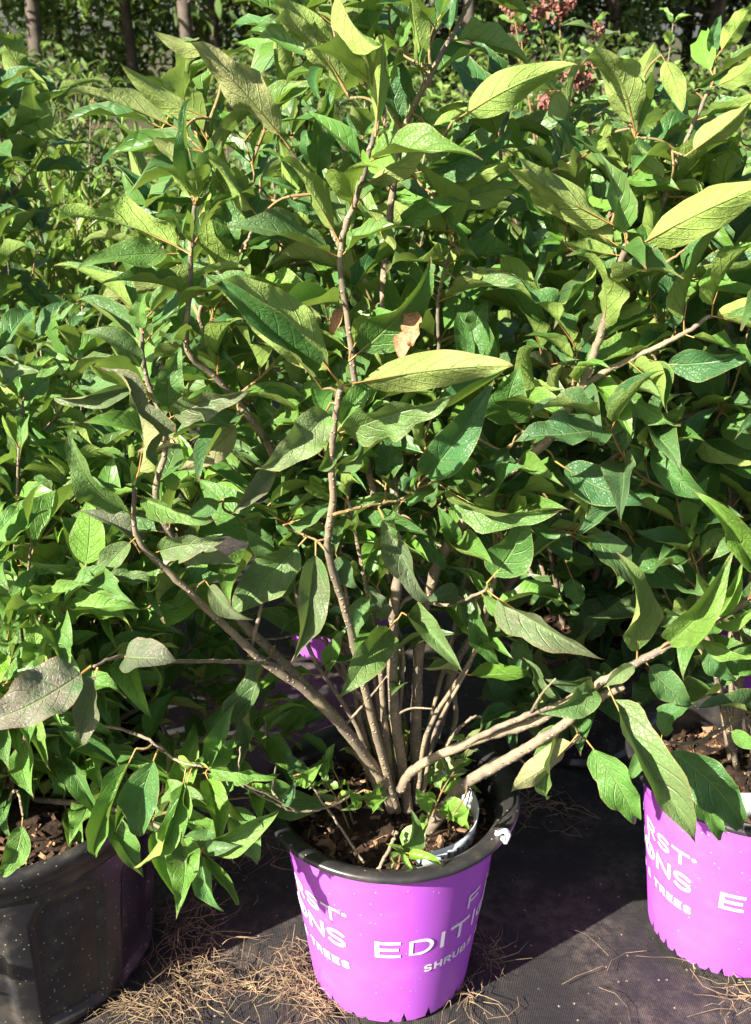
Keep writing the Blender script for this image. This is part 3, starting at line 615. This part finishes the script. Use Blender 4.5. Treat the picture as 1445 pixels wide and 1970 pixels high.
def hero_leaf(line):
    q = [float(x) for x in line.split()]; bx, by, tx, ty, roll, w, dy, dd, mv, yg = q
    B = at(bx, by, Y0 + dy); T = at(tx, ty, Y0 + dy + dd)
    c = (T - B); v = (cam_p - (B + T) / 2).normalized(); n0 = v - c.normalized() * v.dot(c.normalized())
    n = Quaternion(c.normalized(), R(roll + (rng.choice((-1, 1)) * rng.uniform(5, 24) if abs(math.cos(R(roll))) > .95 else rng.uniform(-5, 5)))) @ n0
    k = int(rng.choice((1, 2, 4, 5, 8, 9, 11, 14, 16, 17, 20, 21, 23)))
    LEAVES.append((leaf_matrix(B, c, n, c.length, w / (2 * LEAFW) * 0.86), k, (mv / 10, yg / 10, rng.uniform(.35, .65)), 1e6))
    # carry the leaf on a stem: a twig to the nearest point of one already there
    p, t = min(STEM_PTS, key=lambda s: (s[0] - B).length_squared); d = (p - B).length
    if d > 0.006:
        near = [x for x in joined if (x - B).length < 0.012]
        if not near:
            C = catmull([p, p.lerp(B, .5) + t * d * .18 + Vector((0, 0, -.05 * d)), B], 5)
            V, F = tube(C, min(.0022, .0013 + d * .008), .0012, 5); link('twig', mesh('twig', V, F, [M['twig']]), OWNER)
            for i in range(2, len(C)): STEM_PTS.append((C[i], (B - p).normalized()))
    joined.append(B)
for ln in HERO.replace('\n', '|').split('|'):
    if ln.strip(): hero_leaf(ln)

def pair_leaves(out, p, t, spin, Lr, wr, tint, droop=0.3, up=0.7, sunny=0.8, count=2, spread=0.95):
    a0 = t.orthogonal().normalized()
    for s in range(count):
        a = Quaternion(t, spin + math.pi * 2 / count * s + rng.normal() * .25) @ a0
        d = (t * rng.uniform(.35, 1.0) + a * spread + Vector((0, 0, -droop * rng.uniform(0, 1.2)))).normalized()
        n = (t * .7 + Vector((0, 0, up)) + to_sun * sunny + Vector(rng.normal(size=3)) * .33)
        out.append((leaf_matrix(p, d, n, rng.uniform(*Lr), rng.uniform(*wr) / (2 * LEAFW)), int(rng.integers(0, 1000)), tint(p), 0.0))
def centre_tint(p):
    low = max(0, min(1, (0.75 - p.z) / 0.4)); return (max(0, rng.normal() * .16 + .02 + .15 * low), float(np.clip(rng.normal() * .24 + .38, 0, 1)), rng.uniform(.25, .7))
fill = []
def dress(C, step, start, Lr=(.065, .125), sz=1.0):
    acc = 0; last = C[0]; total = sum((b_ - a).length for a, b_ in zip(C[:-1], C[1:])); run = 0; spin = rng.uniform(0, 3)
    for i in range(1, len(C)):
        d = (C[i] - last).length; acc += d; run += d; last = C[i]
        if run / total > start and acc > step:
            acc = 0; spin += math.pi / 2; t = (C[i] - C[i - 1]).normalized(); pair_leaves(fill, C[i], t, spin, Lr, (.28, .46), centre_tint)
    pair_leaves(fill, C[-1], (C[-1] - C[-2]).normalized(), spin, Lr, (.28, .44), centre_tint)
for key, (step, start) in {'centre': (.05, .45), 'left2': (.05, .6), 'right_top': (.055, .5), 'right_back': (.05, .35), 'upper': (.045, .3), 'upper_left': (.05, .4), 'upper_left2': (.045, .2), 'right_peak': (.045, .1), 'right_peak2': (.045, .1), 'mid_twig': (.045, .2), 'right_mid': (.05, .3), 'right_side': (.06, .3)}.items(): dress(S_[key], step, start)
for k in range(9):                                                    # young shoots round the crown at soil level
    a = rng.uniform(0, 6.28); p = POT + Vector((.055 * math.cos(a) * rng.uniform(.5, 1.3), -.02 + .06 * math.sin(a) * rng.uniform(.5, 1.3), .252)); e = p + Vector((.03 * math.cos(a), .03 * math.sin(a), rng.uniform(.04, .11)))
    C = catmull([p, p.lerp(e, .5) + Vector((0, 0, .01)), e], 5); link('shoot', mesh('shoot', *tube(C, .0014, .0009, 5), [M['twig']]), shrub)
    for i in (5, 8, 10): pair_leaves(fill, C[i], (C[i] - C[i - 1]).normalized(), i * 1.57 + a, (.022, .05), (.4, .55), lambda q: (rng.choice((0, 0, .6)), rng.uniform(.5, 1), .7))
for TS in THIN: dress(TS, .045, .5, (.06, .11))
for k in range(34):                                                   # spurs and crossing twigs low on the stems
    p, t = STEM_PTS[int(rng.integers(0, len(STEM_PTS)))]
    if not (.36 < p.z < .62): continue
    e = p + (t * .5 + Vector(rng.normal(size=3)) * .7 + Vector((0, 0, .3))).normalized() * rng.uniform(.02, .10)
    link('twig', mesh('twig', *tube(catmull([p, p.lerp(e, .5) + Vector(rng.normal(size=3)) * .006, e], 4), .0019, .0010, 5), [M['bark']]), shrub)
# leafy shoots that fill the crown behind the drawn branches
ROOTS = [q for q in STEM_PTS if q[0].z > 0.42 and q[0].y > Y0 - .09]
for k in range(98):
    x1 = rng.uniform(270, 1350); y1 = rng.uniform(10 if 450 < x1 < 900 else 210, 760); d1 = rng.uniform(.0, .28)
    if k < 26: x1 = rng.uniform(430, 1220); y1 = rng.uniform(660, 1090); d1 = rng.uniform(-.04, .16)
    T = at(x1, y1, Y0 + d1); cand = [q for q in ROOTS if q[0].z < T.z - .05] or ROOTS
    p, t = min(cand, key=lambda q: (q[0] - T).length + .25 * abs(q[0].z + .22 - T.z))
    d = (T - p).length; C = catmull([p, p.lerp(T, .35) + t * .12 * d + Vector((0, 0, -.02)), p.lerp(T, .7) + Vector(rng.normal(size=3)) * .012, T], 7)
    link('branch', mesh('branch', *tube(C, min(.0034, .0016 + d * .005), .0012, 6, .12, 7), [M['twig']]), shrub)
    if rng.uniform() < .6: ROOTS += [(c, (T - p).normalized()) for c in C[6:-4]]
    dress(C, .040, .12)

def settle(owner, leaves, nparts, pool_mesh, pool_low, mass_mat, name='leaf'):
    def score(it):
        if it[3] > 0: return it[3]
        m = it[0]; c = m @ Vector((0, .5, 0)); q = project(c); L = m.col[1].length
        if q is None: return -1
        x, y, dep = q
        if x < -40 or x > PW + 40 or y < -40 or y > PH + 40: return -1
        return L / dep * (1.6 - c.y * 0.6)
    order = sorted(leaves, key=score, reverse=True); front = [x for x in order[:nparts] if score(x) > 0]; ids = {id(x) for x in front}
    for it in front: leaf_object(owner, it[0], it[1], it[2], pool_mesh, name)
    rest = [(x[0], x[1], x[2]) for x in leaves if id(x) not in ids]
    if rest:
        o = link('foliage', foliage_mesh('foliage', rest, pool_low, M[mass_mat]), owner); o['kind'] = 'stuff'
settle(shrub, LEAVES + fill, 300, VAR, VLOW, 'leaf_mass')
# a dry leaf caught in the twigs, yellow bud clusters
for i, (x, y, s) in enumerate(((800, 590, .03), (790, 630, .026), (660, 590, .022), (632, 1605, .026))):
    B = at(x, y, Y0 - .06); o = leaf_object(shrub, leaf_matrix(B, Vector((rng.normal(), -.3, -1)), Vector((-.6, -1, .4)), s * 1.4, 1.6), 5 + i, (1, .5, .8), name='dry_leaf')
    o.data = o.data.copy(); o.data.materials[0] = M['dead']

# ------------------------------------------------------------------ other shrubs
def make_shrub(name, label, base, height, spread, nstem, Lr, wr, step, tint, seed, nparts, pool, low, mass, group=None, lean=(0, 0), droop=.3, start=.25, cat='shrub', low_skirt=0, stem_r=.006, pairs=2, upright=0.0, side=2, leafmat=None):
    global rng
    rng = np.random.default_rng(seed); base = Vector(base)
    t = empty(name, base); tag(t, label, cat, group); leaves = []; tw = MB()
    for k in range(nstem + low_skirt):
        a = 2.4 * k + rng.normal() * .3; f = math.sqrt((k + .6) / nstem) if k < nstem else 1.15; h = height * (1 - .35 * f * f) * rng.uniform(.85, 1.08) * (1 if k < nstem else rng.uniform(.15, .4))
        tipp = base + Vector((math.cos(a) * spread * f + lean[0], math.sin(a) * spread * f + lean[1], h))
        mid = base.lerp(tipp, .5) + Vector((math.cos(a) * spread * f * .12 * (1 - upright), math.sin(a) * spread * f * .12, .03))
        b0 = base + Vector((math.cos(a) * .03, math.sin(a) * .03, 0)); C = catmull([b0, mid, tipp], 10)
        V, F = tube(C, stem_r * rng.uniform(.6, 1), .0015, 6, .12, 5); link('branch', mesh('branch', V, F, [M['bark']]), t)
        runs = [C]
        for q in range(side):
            i = int(rng.integers(int(len(C) * max(.25, start)), len(C) - 2)); tt = (C[i + 1] - C[i]).normalized(); sd = Quaternion(tt, rng.uniform(0, 6.28)) @ tt.orthogonal().normalized()
            ln = rng.uniform(.12, .26) * height / .8 * .8; e = C[i] + (tt * .7 + sd * .6 * (1 - upright) + Vector((0, 0, .25))).normalized() * ln
            D = catmull([C[i], C[i].lerp(e, .5) + sd * .02, e], 5); tw.add(*tube(D, .0022, .001, 5)); runs.append(D)
        for ri, D in enumerate(runs):
            acc = 0; n = len(D); spin = rng.uniform(0, 3)
            for i in range(1, n):
                acc += (D[i] - D[i - 1]).length
                if (ri or i / n > start) and acc > step:
                    acc = 0; spin += math.pi / 2; pair_leaves(leaves, D[i], (D[i] - D[i - 1]).normalized(), spin, Lr, wr, tint, droop, count=pairs)
            pair_leaves(leaves, D[-1], (D[-1] - D[-2]).normalized(), spin, (Lr[0] * .7, Lr[1] * .8), wr, tint, droop * .5, count=pairs, spread=.6)
    if tw.V: o = link('twigs', mesh('twigs', tw.V, tw.F, [M['twig']]), t); o['kind'] = 'stuff'
    settle(t, leaves, nparts, pool, low, mass); return t
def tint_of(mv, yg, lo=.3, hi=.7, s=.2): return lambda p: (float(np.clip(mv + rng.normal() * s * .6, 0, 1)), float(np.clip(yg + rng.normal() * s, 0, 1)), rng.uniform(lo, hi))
DOG = dict(pool=VAR, low=VLOW, mass='leaf_mass')
left_shrub = make_shrub('dogwood_shrub', 'bushy wavy leaved shrub spilling over the large black pot at the left edge', LPOT + Vector((0, 0, .262)), .52, .31, 32, (.06, .11), (.30, .48), .030, tint_of(.03, .5, .45, .9), 31, 300, droop=.5, start=.12, low_skirt=12, side=3, **DOG)
right_shrub = make_shrub('dogwood_shrub', 'tall dogwood shrub growing from the purple pot at the right edge', RPOT + Vector((0.02, .03, .25)), .84, .25, 15, (.075, .13), (.36, .56), .046, tint_of(.04, .22), 32, 260, start=.2, **DOG)
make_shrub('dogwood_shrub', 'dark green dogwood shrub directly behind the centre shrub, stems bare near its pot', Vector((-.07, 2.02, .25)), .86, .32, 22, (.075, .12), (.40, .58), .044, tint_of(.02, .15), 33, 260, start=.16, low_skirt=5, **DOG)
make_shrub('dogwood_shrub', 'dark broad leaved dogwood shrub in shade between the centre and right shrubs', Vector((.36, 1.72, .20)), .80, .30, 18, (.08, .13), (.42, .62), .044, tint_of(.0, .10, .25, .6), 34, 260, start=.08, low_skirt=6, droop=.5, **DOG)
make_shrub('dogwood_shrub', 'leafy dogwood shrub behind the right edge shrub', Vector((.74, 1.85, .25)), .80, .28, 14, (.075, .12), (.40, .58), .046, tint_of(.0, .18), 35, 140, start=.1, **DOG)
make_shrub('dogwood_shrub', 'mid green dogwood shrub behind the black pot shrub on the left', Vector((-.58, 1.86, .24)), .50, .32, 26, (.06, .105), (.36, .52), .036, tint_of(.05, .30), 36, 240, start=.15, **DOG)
def extra(owner, stems, rows):
    global OWNER, LEAVES
    STEM_PTS.clear(); joined.clear(); LEAVES = []; OWNER = owner
    for st in stems: stem(st, .0030, .0014, 'branch', 'bark', 7, owner)
    for ln in rows.split('|'): hero_leaf(ln)
    for it in LEAVES: leaf_object(owner, it[0], it[1], it[2])
extra(right_shrub, [[(1450, 1470, .07), (1440, 1382, -.02), (1380, 1408, -.07), (1330, 1430, -.10), (1262, 1424, -.13)], [(1450, 1470, .07), (1420, 1330, .0), (1360, 1250, -.03), (1345, 1230, -.03)]],
    '1265 1425 1428 1598 0 .44 -.13 -.03 0 1|1330 1432 1398 1592 25 .40 -.09 -.02 0 3|1272 1424 1342 1358 0 .62 -.12 0 0 1|1348 1236 1418 1306 0 .55 -.03 -.01 0 1|1445 1376 1336 1366 15 .5 -.03 -.05 2 1|1400 1402 1470 1440 10 .5 -.06 -.02 0 5|1262 1426 1215 1500 10 .45 -.13 -.01 0 3')
extra(left_shrub, [[(10, 1560, .02), (90, 1450, -.04), (190, 1400, -.11), (280, 1420, -.17), (340, 1462, -.20), (392, 1476, -.21)], [(5, 1570, .0), (30, 1520, -.12), (45, 1570, -.19)]],
    '358 1478 258 1668 -35 .30 -.21 -.03 0 6|262 1440 192 1640 20 .36 -.19 -.02 0 5|368 1480 373 1642 30 .40 -.21 .0 0 4|392 1475 542 1488 25 .30 -.21 -.01 0 6|44 1572 -4 1680 10 .5 -.19 -.02 0 6|120 1440 200 1588 0 .46 -.06 -.06 0 3|305 1440 276 1606 0 .45 -.20 .01 0 1')
WIL = dict(pool=NARROW, low=NLOW, mass='willow_mass')
make_shrub('narrow_leaved_shrub', 'bright shrub of upright narrow leaves in the left background, nearer one', Vector((-.72, 2.55, 0)), .90, .30, 26, (.06, .11), (.14, .24), .034, tint_of(0, .75, .5, .95), 41, 260, droop=-.8, start=.35, group='narrow leaved shrubs', upright=.5, **WIL)
make_shrub('narrow_leaved_shrub', 'light green narrow leaved shrub behind the nearer bright one on the left', Vector((-.42, 3.05, 0)), .84, .30, 22, (.06, .11), (.16, .26), .04, tint_of(0, .55, .4, .8), 42, 150, droop=-.8, start=.4, group='narrow leaved shrubs', upright=.5, **WIL)
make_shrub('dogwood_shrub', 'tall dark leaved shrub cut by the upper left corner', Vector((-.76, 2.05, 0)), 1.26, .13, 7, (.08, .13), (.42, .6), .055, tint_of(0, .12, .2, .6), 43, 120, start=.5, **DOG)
make_shrub('dogwood_shrub', 'yellow green shrub in the back row just above the centre shrub', Vector((.06, 2.5, 0)), 1.0, .34, 20, (.07, .11), (.38, .55), .045, tint_of(.04, .75, .5, .9), 44, 180, start=.45, **DOG)
make_shrub('dogwood_shrub', 'yellow green shrub in the back row left of the red blooms', Vector((.52, 2.62, 0)), .98, .34, 20, (.07, .11), (.38, .55), .045, tint_of(.04, .75, .5, .9), 45, 180, start=.45, **DOG)
make_shrub('dogwood_shrub', 'pale green shrub in the back row at the right edge', Vector((.82, 2.65, 0)), .88, .3, 16, (.07, .11), (.38, .55), .05, tint_of(.0, .45), 46, 80, start=.4, **DOG)
k = 0
names = ['far left, second row back', 'far left by the forest gap', 'below the forest trunks', 'right of the forest trunks', 'far centre, among the tops', 'far right of centre', 'near the red blooms', 'behind the upright spires', 'in the right corner distance', 'in the middle distance on the left', 'in the middle distance on the right', 'low and far at the field edge']
for (x, y, h, yg, nar) in ((-.98, 3.3, 1.12, .35, 0), (-1.0, 4.1, .84, .4, 1), (-.55, 4.6, .82, .5, 0), (-.1, 3.8, .92, .55, 1), (.35, 4.4, .95, .5, 0), (.75, 3.6, .88, .55, 1), (1.05, 4.5, .92, .4, 0), (1.12, 3.7, .92, .45, 1), (1.5, 5.0, .92, .5, 0), (-1.5, 5.6, .9, .3, 0), (1.2, 6.3, .95, .5, 1), (.2, 6.6, 1.05, .55, 0)):
    make_shrub('background_shrub', 'small leaved green shrub in the rows beyond, ' + names[k], Vector((x, y, -.03)), h, .38, 22, (.05, .085), (.24, .4) if nar else (.4, .6), .045, tint_of(.02, yg, .35, .8), 60 + k, 40, start=.35, group='shrubs in the rows beyond', pool=VAR, low=NLOW if nar else VLOW, mass='far_mass', pairs=2); k += 1

# shrub with dusky red flower heads, upright spire
def bloom_plant(base, label, heads, seed):
    rr = np.random.default_rng(seed); t = empty('flowering_shrub', base); tag(t, label, 'shrub', 'red flowering shrubs'); b0 = Vector(base); lv = []
    global rng
    rng = np.random.default_rng(seed)
    for (x, y, dY, s) in heads:
        p = at(x, y, b0.y + dY); C = catmull([b0, b0.lerp(p, .6) + Vector((.03, 0, .05)), p], 8); link('branch', mesh('branch', *tube(C, .005, .002, 6), [M['twig']]), t)
        for i in range(4, len(C)): pair_leaves(lv, C[i], (C[i] - C[i - 1]).normalized(), i * 1.57, (.05, .09), (.4, .6), tint_of(.25, .35))
        mb = MB()
        for q in range(90):
            d = Vector(rr.normal(size=3)).normalized(); c = p + Vector((d.x, d.y, d.z * 1.2)) * s * rr.uniform(.4, 1); n = Vector(rr.normal(size=3)).normalized(); a = n.orthogonal().normalized() * s * .24; bb = n.cross(a).normalized() * s * .24
            mb.add([c + a, c + bb * .8 + n * s * .06, c - a, c - bb * .8 + n * s * .06], [(0, 1, 2, 3)])
        link('flower_head', mesh('flower_head', mb.V, mb.F, [M['bloom']], False), t)
    settle(t, lv, 30, VAR, VLOW, 'leaf_mass')
bloom_plant((.55, 3.3, -.03), 'shrub with dusky red flower heads against the far field, top right of centre', [(985, 5, 0, .035), (1075, 8, .05, .045), (1040, 25, .1, .03), (1000, 60, .1, .028)], 5)
bloom_plant((.50, 2.30, -.03), 'lower shrub with faded pink red heads between centre and right shrubs', [(1085, 165, 0, .035), (1065, 205, -.05, .035), (1125, 150, .06, .03), (1148, 62, .1, .02)], 6)
make_shrub('spire_plant', 'slim upright light green spire plant in the right background', Vector((.74, 3.1, -.03)), 1.32, .10, 6, (.04, .07), (.35, .5), .035, tint_of(0, .6, .5, .9), 71, 60, start=.4, upright=.9, side=0, droop=.1, **DOG)

# ------------------------------------------------------------------ forest edge
def cluster_items(centre, rad, n, size, yg, seed):
    rr = np.random.default_rng(seed); out = []
    for i in range(n):
        d = Vector(rr.normal(size=3)).normalized() * (rr.uniform(0, 1) ** .45); p = Vector(centre) + Vector((d.x * rad[0], d.y * rad[1], d.z * rad[2]))
        out.append((leaf_matrix(p, Vector(rr.normal(size=3)), Vector((0, 0, 1)) + Vector(rr.normal(size=3)) * .6, size * rr.uniform(.6, 1.3), 1.2), int(rr.integers(0, 99)), (0.0, float(np.clip(yg + rr.normal() * .2, 0, 1)), rr.uniform(.2, .8))))
    return out
def tree_meshes(seed, h, yg, lowest=.16):
    rr = np.random.default_rng(seed); it = []; limbs = []
    for i in range(26):
        z = h * (lowest + (.98 - lowest) * (i / 26) ** .9); a = rr.uniform(0, 6.28); r = (1.9 - 1.3 * z / h) * rr.uniform(.5, 1)
        c = (r * math.cos(a), r * math.sin(a), z); limbs.append(c); it += cluster_items(c, (.75, .75, .5), 62, .26, yg, seed * 100 + i)
    mb = MB(); P = catmull([(0, 0, -.1), (rr.normal() * .08, rr.normal() * .08, h * .35), (rr.normal() * .15, rr.normal() * .15, h * .7), (0, 0, h * .97)], 6); mb.add(*tube(P, .12, .03, 9))
    lm = MB()
    for c in limbs: lm.add(*tube(catmull([(0, 0, c[2] * .9), Vector((c[0] * .5, c[1] * .5, c[2] * .97)), c], 3), .03, .008, 5))
    return mesh('trunk', mb.V, mb.F, [M['trunk']]), mesh('limbs', lm.V, lm.F, [M['trunk']]), foliage_mesh('crown', it, NLOW, M['far_mass'])
TM = [tree_meshes(300 + i, 8.5 + i * .8, .25 + .1 * i) for i in range(4)]
TL = [tree_meshes(320 + i, 7.0 + i * .8, .1 + .1 * i, .02) for i in range(3)]
tp = np.random.default_rng(8); spots = []
for row in range(4):
    for i in range(13 if row < 3 else 15):
        spots.append((-10.5 + i * 1.75 + tp.normal() * .4 + row * .6, 19.0 + row * 3.0 + tp.normal() * .6))
for i, (x, y) in enumerate(spots):
    if x > 3.4 and y < 24: y += 6
    t = empty('forest_tree', (x, y, -.03)); row = i // 13
    if row == 0: lab = 'slender bare trunked tree, %s from the left along the front of the forest' % ('first second third fourth fifth sixth seventh eighth ninth tenth eleventh twelfth thirteenth'.split()[i])
    else: lab = 'tree standing deeper in the dark forest behind the front trunks'
    tag(t, lab, 'tree', 'front trees of the forest' if row == 0 else 'trees deeper in the forest')
    t.rotation_euler.z = tp.uniform(0, 6.28); s = tp.uniform(.85, 1.2); t.scale = (s, s, s)
    for nm, me in zip(('trunk', 'limbs', 'crown'), (TM[i % 4] if row < 2 else TL[i % 3])):
        o = link(nm, me, t, False)
        if nm != 'trunk': o['kind'] = 'stuff'
bush = [foliage_mesh('foliage', cluster_items((0, 0, .55), (.9, .7, .6), 420, .16, .3 + .15 * i, 500 + i), NLOW, M['far_mass']) for i in range(3)]
bs_ = MB(); 
for i in range(7): bs_.add(*tube([Vector((0, 0, 0)), Vector((.25 * math.cos(i * .9), .25 * math.sin(i * .9), .45)), Vector((.5 * math.cos(i * .9), .5 * math.sin(i * .9), .9))], .02, .005, 5))
bst = mesh('stems', bs_.V, bs_.F, [M['trunk']])
bwords = ['at the left end', 'second from the left', 'left of the dark gap', 'in front of the trunks', 'right of the trunks', 'behind the centre shrub top', 'behind the red blooms', 'right of the red blooms', 'at the right end', 'beyond the right corner']
for i in range(10):
    t = empty('field_bush', (-5.2 + i * 1.25 + tp.normal() * .3, 16.2 + tp.normal() * .8, -.03)); s = tp.uniform(.7, 1.15); t.scale = (s * 1.1, s, s)
    if i in (2,): t.scale = (.6, .6, .55)
    tag(t, 'rounded green bush at the forest edge, ' + bwords[i], 'bush', 'bushes at the forest edge')
    o = link('foliage', bush[i % 3], t, False); o['kind'] = 'stuff'; o = link('stems', bst, t, False); o['kind'] = 'stuff'

# ------------------------------------------------------------------ dry straw on the fabric
def straw(name, label, patches, seed):
    rr = np.random.default_rng(seed); mb = MB()
    for (cx, cy, sx, sy, n, hgt) in patches:
        for i in range(n):
            x = cx + rr.normal() * sx; y = cy + rr.normal() * sy; p = on_ground(x, y)
            skip = any((p.xy - q.xy).length < r for q, r in ((POT, .106), (RPOT, .106), (LPOT, .185)))
            if skip: continue
            p.z = .004 + abs(rr.normal()) * hgt; a = rr.uniform(0, 6.28); L = rr.uniform(.015, .075); bn = rr.normal() * .6; pts = []
            for k in range(4):
                q = p + Vector((math.cos(a + bn * k / 3), math.sin(a + bn * k / 3), 0)) * (L * k / 3); q.z = max(.003, p.z + rr.normal() * .003 + hgt * .3 * math.sin(k)); pts.append(q)
            mb.add(*tube(pts, rr.uniform(.0004, .0009), .0003, 3))
    o = link(name, mesh(name, mb.V, mb.F, [M['straw']], False)); tag(o, label, 'straw', kind='stuff')
straw('straw', 'dry straw drifted between the black pot and the centre pot', [(370, 1890, 42, 13, 100, .009), (285, 1945, 30, 12, 90, .006), (560, 1880, 18, 20, 90, .012), (600, 1910, 16, 13, 60, .006), (470, 1905, 50, 7, 50, .003), (370, 1800, 30, 36, 70, .005), (490, 1600, 45, 40, 90, .004), (390, 1690, 22, 50, 50, .004), (650, 1935, 30, 10, 90, .003), (440, 1960, 120, 10, 25, .002)], 1)
straw('straw', 'dry straw scattered right of the centre pot and by the right pot', [(945, 1835, 14, 14, 26, .004), (1010, 1560, 60, 18, 50, .003), (1415, 1920, 14, 24, 26, .004), (1340, 1855, 24, 6, 8, .002), (1130, 1890, 60, 20, 5, .002), (905, 1920, 16, 8, 22, .003)], 2)
